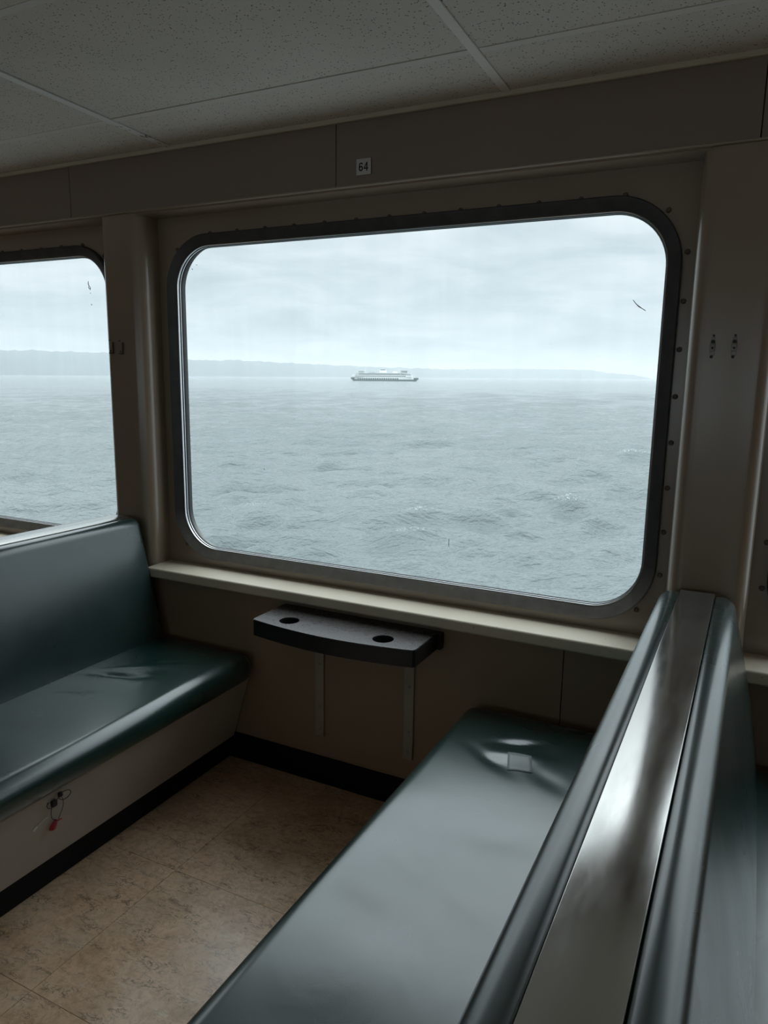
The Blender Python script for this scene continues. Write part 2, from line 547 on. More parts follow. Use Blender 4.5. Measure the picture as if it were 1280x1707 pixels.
# header panels with open joints, bottom lip and soffit
seams = [X0, -4.69, -3.51, -2.33, -1.143, 0.024, 1.204, 2.385, 3.565, 4.745, X1]
for a, b in zip(seams[:-1], seams[1:]):
    box('header_panel', (a + 0.0012, -0.006, 2.046), (b - 0.0012, 0.012, 2.236), mat_header, wall_front, 0.001, 1)
box('header_backing', (X0, 0.012, 2.046), (X1, 0.098, 2.24), mat_gasket, wall_front)
box('header_lip', (X0, -0.011, 2.0405), (X1, 0.006, 2.0465), mat_paint, wall_front, 0.0022, 2)
box('soffit', (X0, 0.0075, 2.036), (X1, 0.099, 2.0455), mat_paint, wall_front)
tr = box('trim_1', (X0, -0.020, 2.226), (X1, -0.0065, 2.2395), mat_mould, None, 0.002, 1)
tag(tr, 'thin yellowed moulding between ceiling and header panels', kind='structure')
# lower panels
pseams = [X0, -3.37, -1.28, 0.810, 2.90, 4.99, X1]
for a, b in zip(pseams[:-1], pseams[1:]):
    box('wall_panel', (a + 0.0012, 0.012, 0.0), (b - 0.0012, 0.026, 0.687), mat_panel, wall_front, 0.001, 1)
box('panel_backing', (X0, 0.026, 0.0), (X1, 0.0985, 0.687), mat_gasket, wall_front)

# sills between the posts
def sill(a, b, i, ymap, label):
    prof = [(-0.030, 0.686), (-0.036, 0.692), (-0.036, 0.716)]
    for k in range(1, 7):
        an = math.radians(180 - 90 * k / 6)
        prof.append((-0.028 + 0.008 * math.cos(an), 0.716 + 0.008 * math.sin(an)))
    prof += [(0.099, 0.726), (0.099, 0.686)]
    V, F = [], []
    n = len(prof)
    for x in (a, b):
        for y, z in prof: V.append((x, ymap(y), z))
    for j in range(n): F.append((j, (j + 1) % n, n + (j + 1) % n, n + j))
    F.append(tuple(range(n))); F.append(tuple(range(n, 2 * n)))
    o = new_obj('trim_%d' % i, V, F, mat_sill, None, True)
    tag(o, label, kind='structure')
sill(-0.809, 1.076, 2, front, 'cream painted window sill with dark specks under the large middle window')
sill(-2.899, -1.018, 3, front, 'cream painted window sill behind the left bench')
sill(1.285, 3.166, 4, front, 'cream painted window sill right of the right bench')
bb = box('baseboard_front', (X0, 0.004, 0.0), (X1, 0.0125, 0.106), mat_rubber_base, None, 0.002, 1)
tag(bb, 'black rubber baseboard along the window wall', kind='structure')

# windows
def window(i, k, ymap, sgn, label, detail):
    cx = WCX + k * PITCH_W
    path = rrect(cx, WCZ, WW, WH, WR)
    prof = [(0.044, 0.0998), (0.0435, 0.0835), (0.0405, 0.0805), (0.036, 0.0815), (0.012, 0.0945), (0.0075, 0.0965), (0.0065, 0.0985)]
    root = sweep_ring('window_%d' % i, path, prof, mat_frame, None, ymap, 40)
    tag(root, label, kind='structure')
    sweep_ring('glazing_bead', path, [(0.0072, 0.0975), (0.0052, 0.0965), (0.0035, 0.0975), (0.0032, 0.104), (0.0058, 0.105)], mat_alu, root, ymap, 40)
    sweep_ring('gasket', path, [(0.010, 0.1045), (0.0022, 0.1045), (0.0008, 0.107), (0.0022, 0.1085), (0.010, 0.109)], mat_gasket, root, ymap, 40)
    sweep_ring('glazing_bead', path, [(0.010, 0.109), (0.0018, 0.1088), (0.0010, 0.1105), (0.0018, 0.1142), (0.010, 0.1145)], mat_alu, root, ymap, 40)
    sweep_ring('gasket', path, [(0.012, 0.1147), (0.0, 0.1147), (-0.0008, 0.118), (0.0, 0.1225), (0.012, 0.1225)], mat_gasket, root, ymap, 40)
    # glass pane: a thin solid sheet
    n = len(path)
    V = [(x + nx * 0.011, ymap(0.1228), z + nz * 0.011) for x, z, nx, nz in path]
    me = bpy.data.meshes.new('pane')
    me.from_pydata(V, [], [tuple(range(n))])
    link('pane', me, mat_glass, root)
    # outer retaining ring, seen from outside
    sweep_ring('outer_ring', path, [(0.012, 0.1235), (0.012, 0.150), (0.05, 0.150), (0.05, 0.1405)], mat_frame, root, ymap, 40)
    if detail:
        first = None
        spots = []
        for j in range(13): spots.append((cx + 0.0205 + (j - 6) * 0.1203, WCZ + WH / 2 + 0.0455))
        for j in range(8): spots.append((cx + WW / 2 + 0.054, WCZ + 0.449 - j * 0.1278))
        if k == 1:
            for j in range(8): spots.append((cx - WW / 2 - 0.054, WCZ + 0.449 - j * 0.1278))
        q = WR * 0.293
        for sx in (-1, 1):
            for sz in (-1, 1): spots.append((cx + sx * (WW / 2 - q + 0.040), WCZ + sz * (WH / 2 - q + 0.040)))
        for x, z in spots:
            if first is None:
                first = cyl('bolt', (0, 0, 0), (0, -1, 0), 0.0075, 0.008, mat_bolt, root, 8, 0.7)
                b = first
            else:
                b = bpy.data.objects.new('bolt', first.data)
                C.objects.link(b); b.parent = root
            b.location = (x, Y_PLATE + 0.0003, z)
    return root

w_main = window(1, 0, front, 1, 'large rounded ferry window in the middle with dark frame', True)
w_left = window(2, -1, front, 1, 'rounded window cut off by the left post and picture edge', True)
w_right = window(3, 1, front, 1, 'rounded window beyond the right post, almost out of view', True)
window(4, -2, front, 1, 'far left rounded window of the window wall', False)
window(5, 2, front, 1, 'far right rounded window of the window wall', False)
for j, k in enumerate(KS):
    window(6 + j, k, back, -1, '%s rounded window on the opposite side of the cabin, behind the camera' % ('first', 'second', 'third', 'fourth', 'fifth')[j], False)

# marks on the panes
def smudge(pts, w, parent):
    """flat irregular streak stuck on the room side of the glass"""
    V, F = [], []
    n = len(pts)
    for i, (x, z) in enumerate(pts):
        a = pts[max(i - 1, 0)]; b = pts[min(i + 1, n - 1)]
        d = Vector((b[0] - a[0], b[1] - a[1])); d.normalize()
        ww = w * (0.35 + 0.65 * math.sin(math.pi * (i + 0.5) / n)) * random.uniform(0.6, 1.2)
        for y in (0.1205, 0.1218):
            V.append((x - d.y * ww, y, z + d.x * ww)); V.append((x + d.y * ww, y, z - d.x * ww))
    for i in range(n - 1):
        s = i * 4; t = s + 4
        F += [(s, s + 1, t + 1, t), (s + 2, t + 2, t + 3, s + 3), (s, t, t + 2, s + 2), (s + 1, s + 3, t + 3, t + 1)]
    F += [(0, 2, 3, 1), (4 * n - 4, 4 * n - 3, 4 * n - 1, 4 * n - 2)]
    return new_obj('smudge', V, F, mat_smudge, parent)
smudge([(0.9175, 1.6915), (0.927, 1.680), (0.935, 1.673), (0.943, 1.668), (0.9535, 1.6612)], 0.0017, w_main)
smudge([(0.3865, 0.9442), (0.3868, 0.936), (0.3862, 0.927), (0.3875, 0.9157)], 0.0011, w_main)
smudge([(-0.3575, 1.126), (-0.3555, 1.1235), (-0.354, 1.122)], 0.0016, w_main)
smudge([(-0.672, 1.853), (-0.668, 1.851)], 0.0016, w_main)
smudge([(-0.650, 1.867), (-0.647, 1.865)], 0.0016, w_main)
smudge([(-1.213, 1.832), (-1.215, 1.822), (-1.211, 1.814), (-1.214, 1.806), (-1.207, 1.801)], 0.0016, w_left)
smudge([(-1.207, 1.812), (-1.2045, 1.804), (-1.206, 1.797)], 0.0014, w_left)
smudge([(-1.2065, 1.786), (-1.205, 1.783)], 0.0018, w_left)
smudge([(-1.203, 1.742), (-1.2015, 1.738)], 0.0022, w_left)

# ------------------------------------------------------------------ floor
fl = box('floor', (X0, YB - 0.1, -0.06), (X1, 0.1, -0.0022), mat_subfloor)
tag(fl, 'brown marbled linoleum floor laid in square tiles', kind='structure')
GX, GY = 0.50, 0.497
gx0, gy0 = -0.172, -0.611
tx = [gx0 + GX * i for i in range(-5, 7)]
ty = [gy0 - GY * i for i in range(7, -3, -1)]
cnt = 0
for i in range(len(tx) - 1):
    for j in range(len(ty) - 1):
        y1 = min(ty[j + 1], 0.03)
        o = box('floor_tile', (tx[i] + 0.0007, ty[j] + 0.0007, -0.0020), (tx[i + 1] - 0.0007, y1 - 0.0007, 0.0 - 0.0001 * ((i * 3 + j * 7) % 3)),
                mat_floors[(i * 2 + j * 3 + (i * j) % 2) % 3], fl)
xa, xb, ya, yb = tx[0], tx[-1], ty[0], 0.03
for lo, hi in (((X0, YB - 0.1), (X1, ya)), ((X0, ya), (xa, yb)), ((xb, ya), (X1, yb))):
    box('floor_sheet', (lo[0], lo[1], -0.002), (hi[0], hi[1], -0.0001), mat_floors[0], fl)

# ------------------------------------------------------------------ ceiling: lay-in tiles on a grid
def sloped_box(name, x0, x1, y0, y1, dz0, dz1, mat, parent, bevel=0.0):
    bm = bmesh.new(); box_bm(bm, (x0, y0, dz0), (x1, y1, dz1), bevel, 1)
    for v in bm.verts: v.co.z += ceil_z(v.co.y)
    return bm_obj(name, bm, mat, parent)
ce = sloped_box('ceiling', X0, X1, YB - 0.14, 0.14, 0.018, 0.06, mat_bar, None)
tag(ce, 'white acoustic tile ceiling in a metal grid', kind='structure')
CX = [0.568 + 1.2075 * k for k in range(-6, 6)]
CXl = [c for c in CX if X0 < c < X1]
CYl = [-0.272 - 0.592 * k for k in range(0, 20)]
CYl = [c for c in CYl if c > YB + 0.1]
xs = [X0] + CXl + [X1]
ys = [-0.006] + CYl + [YB]
for i in range(len(xs) - 1):
    for j in range(len(ys) - 1):
        sag = 0.0006 * ((i * 5 + j * 3) % 4)
        sloped_box('ceiling_tile', xs[i] + 0.010, xs[i + 1] - 0.010, ys[j + 1] + 0.010, ys[j] - (0.010 if j else 0.0), 0.002 - sag, 0.016, mat_tile, ce)
for c in CXl:
    o = sloped_box('grid_bar', c - 0.0125, c + 0.0125, YB, -0.006, -0.0035, 0.001, mat_bar_chip if abs(c + 0.6395) < 0.01 else mat_bar, ce, 0.001)
for c in CYl:
    for i in range(len(xs) - 1):
        sloped_box('cross_bar', xs[i] + (0.0135 if i else 0), xs[i + 1] - 0.0135, c - 0.0115, c + 0.0115, -0.0008, 0.002, mat_cross, ce, 0.0004)

# end walls of the cabin
for nm, x0, x1, lb in (('wall_left', X0 - 0.1, X0, 'beige end wall of the cabin on the left, out of view'), ('wall_right', X1, X1 + 0.1, 'beige end wall of the cabin on the right, out of view')):
    o = box(nm, (x0, YB - 0.14, 0.0), (x1, 0.14, 2.45), mat_paint)
    tag(o, lb, kind='structure')

# ------------------------------------------------------------------ benches
YE = -0.030                        # wall end
YL = -2.02                         # aisle end

def backrest(name, cx, s, parent):
    pts = [(0.040, 0.400), (0.040, 0.905), (0.046, 0.9125), (0.056, 0.9150)]
    for k in range(1, 9):
        a = math.radians(90 - 82 * k / 8)
        pts.append((0.060 + 0.0365 * math.cos(a), 0.8785 + 0.0365 * math.sin(a)))
    n = 10
    for k in range(1, n + 1):
        t = k / n
        pts.append((0.0985 + (0.1925 - 0.0985) * t + 0.006 * math.sin(math.pi * t), 0.872 + (0.425 - 0.872) * t))
    pts.append((0.190, 0.400))
    P = np.array(pts)
    nx = np.zeros_like(P)
    for i in range(len(P)):
        d = P[(i + 1) % len(P)] - P[i - 1]
        nx[i] = np.array([-d[1], d[0]]) / np.linalg.norm(d)
    # outward normals point away from centroid
    c = P.mean(0)
    if ((P - c) * nx).sum() < 0: nx = -nx
    r = 0.020
    st = []
    for k in range(6):
        a = math.radians(90 * k / 5)
        st.append((YE - r * (1 - math.sin(a)), r * (1 - math.cos(a))))
    # st: k=0 -> inset 0 at y = YE - r ; k=5 -> inset r at YE
    left = st[::-1]
    mids = [(YE - r - (YE - YL - 2 * r) * k / 24, 0.0) for k in range(1, 24)]
    right_ = [(YL + r * (1 - math.sin(math.radians(90 * k / 5))), r * (1 - math.cos(math.radians(90 * k / 5)))) for k in range(6)]
    stations = left + mids + right_
    V, F = [], []
    m_ = len(P)
    for y, ins in stations:
        Q = P - nx * ins
        for u, z in Q: V.append((cx + s * u, y, z))
    for j in range(len(stations) - 1):
        for i in range(m_):
            F.append((j * m_ + i, j * m_ + (i + 1) % m_, (j + 1) * m_ + (i + 1) % m_, (j + 1) * m_ + i))
    F.append(tuple(range(m_))); F.append(tuple(range((len(stations) - 1) * m_, len(stations) * m_)))
    return new_obj(name, V, F, mat_vinyl_back, parent, 55)

def bench(cx, halves, label, dents):
    """double-sided bench; halves = seat depth from the centre line for the -x and +x side"""
    root = empty('bench', (cx, -1.0, 0.0))
    tag(root, label, 'bench', 'double-sided green vinyl benches')
    ch = []
    for s in (-1, 1):
        ch.append(backrest('backrest', cx, s, root))
        h = halves[0] if s < 0 else halves[1]
        a, b = sorted((cx + s * 0.130, cx + s * h))
        def shape(P, a=a, b=b, s=s, cx=cx):
            t = (P[:, 2] - 0.350) / 0.105
            top = np.clip((t - 0.6) / 0.4, 0, 1)
            u = np.clip((P[:, 0] - a) / (b - a), 0, 1); v = np.clip((P[:, 1] - YL) / (YE - YL), 0, 1)
            P[:, 2] += top * 0.006 * np.sin(np.pi * u) * np.minimum(1, 12 * v * (1 - v))
            for (x, y, lx, ly, ang, dz) in dents.get(s, []):
                ca, sa = math.cos(ang), math.sin(ang)
                dx_ = (P[:, 0] - x) * ca + (P[:, 1] - y) * sa
                dy_ = -(P[:, 0] - x) * sa + (P[:, 1] - y) * ca
                P[:, 2] += top * dz * np.exp(-(dx_ / lx) ** 2 - (dy_ / ly) ** 2)
            return P
        bm = rounded_box((a, YL, 0.350), (b, YE + 0.020, 0.455), 0.046, (56, 190, 3), 6, shape)
        ch.append(bm_obj('seat_cushion', bm, mat_vinyl, root, 'all'))
        # slanted base panel
        V = []
        for y in (YL + 0.02, 0.003):
            for u, z in ((0.10, 0.094), (h - 0.120, 0.094), (h - 0.040, 0.358), (0.10, 0.358)): V.append((cx + s * u, y, z))
        F = [(0, 1, 2, 3), (4, 5, 6, 7)] + [(i, (i + 1) % 4, 4 + (i + 1) % 4, 4 + i) for i in range(4)]
        ch.append(new_obj('base_panel', V, F, mat_base, root))
        V = []
        for y in (YL + 0.03, 0.003):
            for u, z in ((0.10, 0.0), (h - 0.146, 0.0), (h - 0.140, 0.004), (h - 0.124, 0.0945), (0.10, 0.0945)): V.append((cx + s * u, y, z))
        F = [(0, 1, 2, 3, 4), (5, 6, 7, 8, 9)] + [(i, (i + 1) % 5, 5 + (i + 1) % 5, 5 + i) for i in range(5)]
        ch.append(new_obj('toe_kick', V, F, mat_rubber_base, root))
    bm = bmesh.new()
    box_bm(bm, (cx - 0.043, YL + 0.006, 0.9115), (cx + 0.043, YE - 0.004, 0.9175), 0.0016, 2)
    ch.append(bm_obj('cap_strip', bm, mat_steel, root, True))
    ch.append(box('core', (cx - 0.0395, YL + 0.01, 0.36), (cx + 0.0395, YE - 0.006, 0.910), mat_dark, root))
    ch.append(box('base_core', (cx - 0.105, YL + 0.035, 0.0), (cx + 0.105, 0.003, 0.36), mat_base, root))
    for o in ch: o.matrix_parent_inverse = Matrix.Translation((-cx, 1.0, 0))
    return root

dents_right = {-1: [(0.745, -0.215, 0.060, 0.018, 0.45, -0.011), (0.760, -0.285, 0.080, 0.030, 0.30, 0.007), (0.700, -0.330, 0.075, 0.022, -0.60, -0.007),
                    (0.83, -0.23, 0.05, 0.05, 0, -0.007), (0.86, -0.36, 0.07, 0.03, -0.6, -0.004),
                    (0.72, -0.84, 0.09, 0.035, -0.5, -0.0045), (0.80, -0.87, 0.09, 0.030, -0.5, 0.003), (0.66, -1.00, 0.10, 0.05, -0.3, -0.0035),
                    (0.83, -0.66, 0.10, 0.05, 0.2, -0.003), (0.60, -0.60, 0.06, 0.10, 0.2, 0.003), (0.75, -1.3, 0.14, 0.12, 0.2, -0.004)]}
dents_left = {1: [(-0.590, -0.405, 0.085, 0.014, 0.28, -0.010), (-0.570, -0.445, 0.09, 0.028, 0.25, 0.005), (-0.545, -0.29, 0.10, 0.035, 0.6, 0.005), (-0.52, -0.245, 0.08, 0.012, 0.7, -0.004),
                  (-0.60, -0.35, 0.07, 0.012, 0.5, 0.004), (-0.63, -0.56, 0.09, 0.02, 0.4, -0.004), (-0.47, -0.40, 0.03, 0.06, 0.2, 0.004), (-0.5, -0.8, 0.10, 0.10, 0.2, -0.004)]}
bench(-0.9275, (0.615, 0.615), 'dark green vinyl bench on the left, with wires hanging under its seat', dents_left)
bench(1.1625, (0.642, 0.630), 'dark green vinyl bench on the right, nearest the camera, with steel strip on top', dents_right)

# ------------------------------------------------------------------ cup table on the wall
def cup_table():
    root = empty('cup_table', (0.107, 0.012, 0.187))
    tag(root, 'small dark wall-mounted table with two cup holes below the middle window', 'table')
    ch = []
    zt, th = 0.662, 0.055
    xl, xr, yf, yk = -0.190, 0.409, -0.190, 0.004
    holes = [(-0.072, -0.142, 0.034), (0.281, -0.145, 0.034)]
    outline = [(xl, yk), (xl, yf + 0.008)]
    n = 26
    for k in range(n + 1):
        t = k / n
        x = xl + 0.006 + (xr - xl - 0.012) * t
        outline.append((x, yf - 0.034 * math.sin(math.pi * t) ** 0.9))
    outline += [(xr, yf + 0.008), (xr, yk)]
    def slab(name, z0, z1, mat, inset):
        bm = bmesh.new()
        loops = []
        cxm, cym = (xl + xr) / 2, (yf + yk) / 2
        for z in (z0, z1):
            es = []
            L = []
            o = [bm.verts.new((x + (inset if x < cxm else -inset) * (1 if abs(x - cxm) > 0.28 else 0), y + (inset if y < cym else 0), z)) for x, y in outline]
            es += [bm.edges.new((o[i], o[(i + 1) % len(o)])) for i in range(len(o))]
            L.append(o)
            for hx, hy, hr in holes:
                h = [bm.verts.new((hx + hr * math.cos(2 * math.pi * i / 36), hy + hr * math.sin(2 * math.pi * i / 36), z)) for i in range(36)]
                es += [bm.edges.new((h[i], h[(i + 1) % 36])) for i in range(36)]
                L.append(h)
            bmesh.ops.triangle_fill(bm, edges=es, use_beauty=True)
            loops.append(L)
        for a, b in zip(*loops):
            for i in range(len(a)):
                bm.faces.new((a[i], a[(i + 1) % len(a)], b[(i + 1) % len(b)], b[i]))
        return bm_obj(name, bm, mat, root, 35)
    ch.append(slab('tabletop', zt - 0.003, zt, mat_table, 0.0012))
    ch.append(slab('edge_band', zt - th, zt - 0.003, mat_table_edge, 0.0))
    for hx, hy, hr in holes:
        # cup liner: ring wall and closed bottom
        V, F = [], []
        for r_, z in ((hr - 0.0005, zt - 0.004), (hr - 0.002, zt - th - 0.010), (0.0005, zt - th - 0.010)):
            for i in range(36): V.append((hx + r_ * math.cos(2 * math.pi * i / 36), hy + r_ * math.sin(2 * math.pi * i / 36), z))
        for j in range(2):
            for i in range(36): F.append((j * 36 + i, j * 36 + (i + 1) % 36, (j + 1) * 36 + (i + 1) % 36, (j + 1) * 36 + i))
        ch.append(new_obj('cup_holder', V, F, mat_dark, root, True))
    ch.append(box('wall_cleat', (xl - 0.004, -0.014, zt - th), (xr + 0.014, 0.0118, zt - 0.002), mat_table_edge, root, 0.001, 1))
    for x, zb in ((-0.0445, 0.187), (0.3065, 0.186)):
        b = box('support_bar', (x - 0.018, 0.002, zb), (x + 0.018, 0.0122, zt - th), mat_bar_metal, root, 0.002, 2)
        ch.append(b)
        # arm of the bracket carrying the top
        ch.append(box('bracket_arm', (x - 0.016, -0.150, zt - th - 0.008), (x + 0.016, 0.004, zt - th + 0.0005), mat_bar_metal, root, 0.001, 1))
        for z in ((0.462, 0.300, 0.215) if x < 0 else (0.452, 0.288, 0.212)):
            s = cyl('screw', (x + 0.002, 0.0025, z), (0, -1, 0), 0.0050, 0.003, mat_hook, b, 10, 0.8)
    for o in ch: o.matrix_parent_inverse = Matrix.Translation((-0.107, -0.012, -0.187))
    return root
cup_table()

# ------------------------------------------------------------------ number plate 64
def number_plate():
    pl = box('number_plate', (0.0975, -0.0092, 2.0715), (0.1480, -0.0062, 2.1180), mat_sign, None, 0.0008, 1)
    tag(pl, 'small pale square plate reading 64 on the header above the window', 'sign')
    # bold sans figures drawn as thick outlines
    def ribbon(pts, w, close=False):
        V, F = [], []
        n = len(pts)
        for i in range(n):
            a_ = Vector(pts[(i - 1) % n] if close else pts[max(i - 1, 0)]); b_ = Vector(pts[(i + 1) % n] if close else pts[min(i + 1, n - 1)])
            d = (b_ - a_).normalized(); q = Vector((-d.y, d.x)) * w / 2
            p = Vector(pts[i]); V += [p + q, p - q]
        for i in range(n if close else n - 1):
            j = (i + 1) % n
            F.append((2 * i, 2 * i + 1, 2 * j + 1, 2 * j))
        return V, F
    def poly(p): return [Vector(c) for c in p], [tuple(range(len(p)))]
    W6, H6 = 0.0145, 0.0250
    def figure(parts, x0):
        V, F = [], []
        for v_, f_ in parts:
            k = len(V)
            V += [(x0 + p.x, -0.00935, 2.0822 + p.y) for p in v_]
            F += [tuple(i + k for i in f) for f in f_]
        n = len(V)
        V += [(x, y - 0.0003, z) for x, y, z in V]
        F += [tuple(i + n for i in f) for f in list(F)]
        return new_obj('numeral', V, F, mat_black, pl)
    sw = 0.0038
    bowl = [(W6 / 2 + (W6 / 2 - sw / 2) * math.cos(t), 0.0078 + (0.0078 - sw / 2) * math.sin(t)) for t in [2 * math.pi * k / 28 for k in range(28)]]
    stem = [(sw / 2, 0.0078), (sw / 2, 0.0130), (sw / 2 + 0.0005, 0.0170)] + [(W6 / 2 + 0.0002 + (W6 / 2 - sw / 2 - 0.0004) * math.cos(t), 0.0172 + (H6 - 0.0172 - sw / 2) * math.sin(t)) for t in [math.radians(170 - 150 * k / 12) for k in range(13)]]
    figure([ribbon(bowl, sw, True), ribbon(stem, sw)], 0.1065)
    figure([poly([(0.0088, 0), (0.0126, 0), (0.0126, H6), (0.0088, H6)]), poly([(0, 0.0055), (0.0153, 0.0055), (0.0153, 0.0090), (0, 0.0090)]),
            poly([(0, 0.0090), (0.0036, 0.0090), (0.0100, 0.0205), (0.0095, H6)])], 0.1235)
    box('dark_edge', (0.1481, -0.0080, 2.0725), (0.1492, -0.0062, 2.1185), mat_black, pl)
number_plate()

# ------------------------------------------------------------------ hook brackets on the posts
def hook(x, z, label, style):
    root = empty('coat_hook_bracket', (x, 0.0, z))
    tag(root, label, 'hook', 'bare hook brackets on the posts')
    ch = []
    if style == 'tab':
        ch.append(box('back_plate', (x - 0.0055, -0.0022, z - 0.026), (x + 0.0055, -0.0002, z + 0.012), mat_hook, root, 0.0008, 1))
        ch.append(box('clip', (x - 0.0062, -0.010, z - 0.016), (x + 0.0062, -0.0024, z + 0.004), mat_hook, root, 0.002, 2))
        ch.append(cyl('screw', (x, -0.0102, z - 0.008), (0, -1, 0), 0.0032, 0.0015, mat_dark, root, 10))
        ch.append(cyl('socket', (x, -0.0002, z + 0.008), (0, -1, 0), 0.0048, 0.004, mat_dark, root, 12))
        ch.append(box('upper_tab', (x - 0.004, -0.003, z + 0.0155), (x + 0.004, -0.0002, z + 0.020), mat_hook, root, 0.0008, 1))
        ch.append(cyl('screw', (x + 0.0004, -0.0002, z + 0.0235), (0, -1, 0), 0.0030, 0.0026, mat_dark, root, 10))
        ch.append(cyl('socket', (x - 0.0012, -0.0002, z - 0.0300), (0, -1, 0), 0.0040, 0.002, mat_dark, root, 12))
    else:
        ch.append(box('back_plate', (x - 0.008, -0.0025, z - 0.026), (x + 0.010, -0.0002, z + 0.018), mat_paint, root, 0.001, 1))
        ch.append(box('side_flange', (x + 0.0105, -0.009, z - 0.027), (x + 0.013, -0.0002, z + 0.018), mat_bolt, root, 0.0012, 1))
        ch.append(box('lower_tab', (x - 0.004, -0.012, z - 0.026), (x + 0.0095, -0.0026, z - 0.021), mat_bolt, root, 0.001, 1))
        ch.append(cyl('screw', (x - 0.007, -0.0002, z + 0.024), (0, -1, 0), 0.0030, 0.0035, mat_bolt, root, 10))
        ch.append(cyl('screw', (x - 0.002, -0.0025, z - 0.016), (0, -1, 0), 0.0026, 0.0030, mat_dark, root, 10))
    for o in ch: o.matrix_parent_inverse = Matrix.Translation((-x, 0, -z))
hook(1.141, 1.562, 'worn metal hook bracket on the right post, the one nearer the window', 'tab')
hook(1.1912, 1.562, 'worn metal hook bracket on the right post, the one farther from the middle window', 'tab')
hook(-0.974, 1.566, 'dark painted hook bracket on the left post, the left one of two', 'angle')
hook(-0.923, 1.564, 'dark painted hook bracket on the left post, the right one of two', 'angle')

# ------------------------------------------------------------------ wires, red seal and white tie under the left seat
PX0 = -0.9275 + 0.615 - 0.120
def on_panel(y, z, lift=0.0):
    """point on the slanted base panel of the left bench"""
    t = (z - 0.094) / (0.358 - 0.094)
    n = Vector((0.264, 0, -0.080)).normalized()
    return Vector((PX0 + 0.080 * t, y, z)) + n * lift

def wire_seal():
    root = empty('wire_seal', on_panel(-0.850, 0.30))
    tag(root, 'black wire loop with a small red seal hanging under the left seat', 'seal')
    ch = []
    P = lambda y, z, l: on_panel(y, z, l)
    ch.append(tube('wire_loop', catmull([P(-0.868, 0.312, 0.010), P(-0.874, 0.290, 0.012), P(-0.868, 0.264, 0.013), P(-0.855, 0.250, 0.014), P(-0.849, 0.247, 0.015)], 8), 0.0009, mat_dark, root))
    ch.append(tube('wire_loop', catmull([P(-0.846, 0.249, 0.015), P(-0.838, 0.268, 0.013), P(-0.835, 0.288, 0.013), P(-0.838, 0.306, 0.012), P(-0.842, 0.316, 0.010)], 8), 0.0009, mat_dark, root))
    ch.append(tube('ring_wire', catmull([P(-0.888, 0.326, 0.010), P(-0.892, 0.316, 0.012), P(-0.884, 0.306, 0.014), P(-0.870, 0.306, 0.014), P(-0.860, 0.318, 0.012), P(-0.852, 0.330, 0.010)], 8), 0.0011, mat_dark, root))
    ch.append(tube('ring_wire', catmull([P(-0.846, 0.336, 0.010), P(-0.826, 0.334, 0.014), P(-0.818, 0.322, 0.016), P(-0.826, 0.309, 0.014), P(-0.842, 0.309, 0.012), P(-0.853, 0.320, 0.010)], 8), 0.0012, mat_dark, root))
    a = P(-0.866, 0.310, 0.010)
    ch.append(box('clasp', a - Vector((0.006, 0.008, 0.009)), a + Vector((0.005, 0.008, 0.009)), mat_dark, root, 0.002, 1))
    a = P(-0.850, 0.331, 0.010)
    ch.append(box('clasp', a - Vector((0.005, 0.006, 0.007)), a + Vector((0.005, 0.006, 0.006)), mat_dark, root, 0.002, 1))
    # red seal: a folded drop-shaped tag
    V, F = [], []
    prof = [(0.246, 0.0025), (0.240, 0.0075), (0.232, 0.0120), (0.224, 0.0125), (0.2185, 0.0100)]
    for z, hw in prof:
        for sy, l in ((-1, 0.011), (-0.3, 0.017), (0.5, 0.016), (1, 0.011)): V.append(P(-0.851 + sy * hw - (0.246 - z) * 0.18, z, l))
    for z, hw in prof:
        for sy in (-1, -0.3, 0.5, 1): V.append(P(-0.851 + sy * hw - (0.246 - z) * 0.18, z, 0.0085))
    n = len(prof)
    for j in range(n - 1):
        for i in range(3):
            F.append((j * 4 + i, j * 4 + i + 1, j * 4 + i + 5, j * 4 + i + 4))
            b = 4 * n
            F.append((b + j * 4 + i, b + j * 4 + i + 4, b + j * 4 + i + 5, b + j * 4 + i + 1))
        for i in (0, 3): F.append((j * 4 + i, (j + 1) * 4 + i, 4 * n + (j + 1) * 4 + i, 4 * n + j * 4 + i))
    for j in (0, n - 1):
        for i in range(3): F.append((j * 4 + i, j * 4 + i + 1, 4 * n + j * 4 + i + 1, 4 * n + j * 4 + i))
    ch.append(tag(new_obj('seal_tag', V, F, mat_red, root, 30), 'red plastic seal'))
    ch.append(tube('seal_tail', catmull([P(-0.850, 0.243, 0.014), P(-0.842, 0.2455, 0.016), P(-0.836, 0.2445, 0.016)], 6), 0.0022, mat_red, root))
    bpy.context.view_layer.update()
    for o in ch: o.matrix_parent_inverse = root.matrix_world.inverted()
wire_seal()

def cable_tie():
    P = on_panel
    root = empty('cable_tie', P(-0.905, 0.255))
    tag(root, 'short white plastic tie stuck to the left bench base beside the red seal', 'cable tie')
    ch = []
    pts = catmull([P(-0.872, 0.262, 0.0014), P(-0.883, 0.262, 0.0014), P(-0.894, 0.257, 0.0014), P(-0.904, 0.250, 0.0014)], 6)
    ch.append(tube('strap', pts, 0.0017, mat_white, root))
    c = [P(-0.902, 0.253, 0), P(-0.905, 0.244, 0), P(-0.914, 0.240, 0), P(-0.918, 0.248, 0), P(-0.911, 0.255, 0)]
    n = Vector((0.264, 0, -0.080)).normalized()
    V = [p + n * 0.0004 for p in c] + [p + n * 0.0026 for p in c]
    F = [tuple(range(5)), tuple(range(5, 10))] + [(i, (i + 1) % 5, 5 + (i + 1) % 5, 5 + i) for i in range(5)]
    ch.append(new_obj('head', V, F, mat_white, root))
    bpy.context.view_layer.update()
    for o in ch: o.matrix_parent_inverse = root.matrix_world.inverted()
cable_tie()

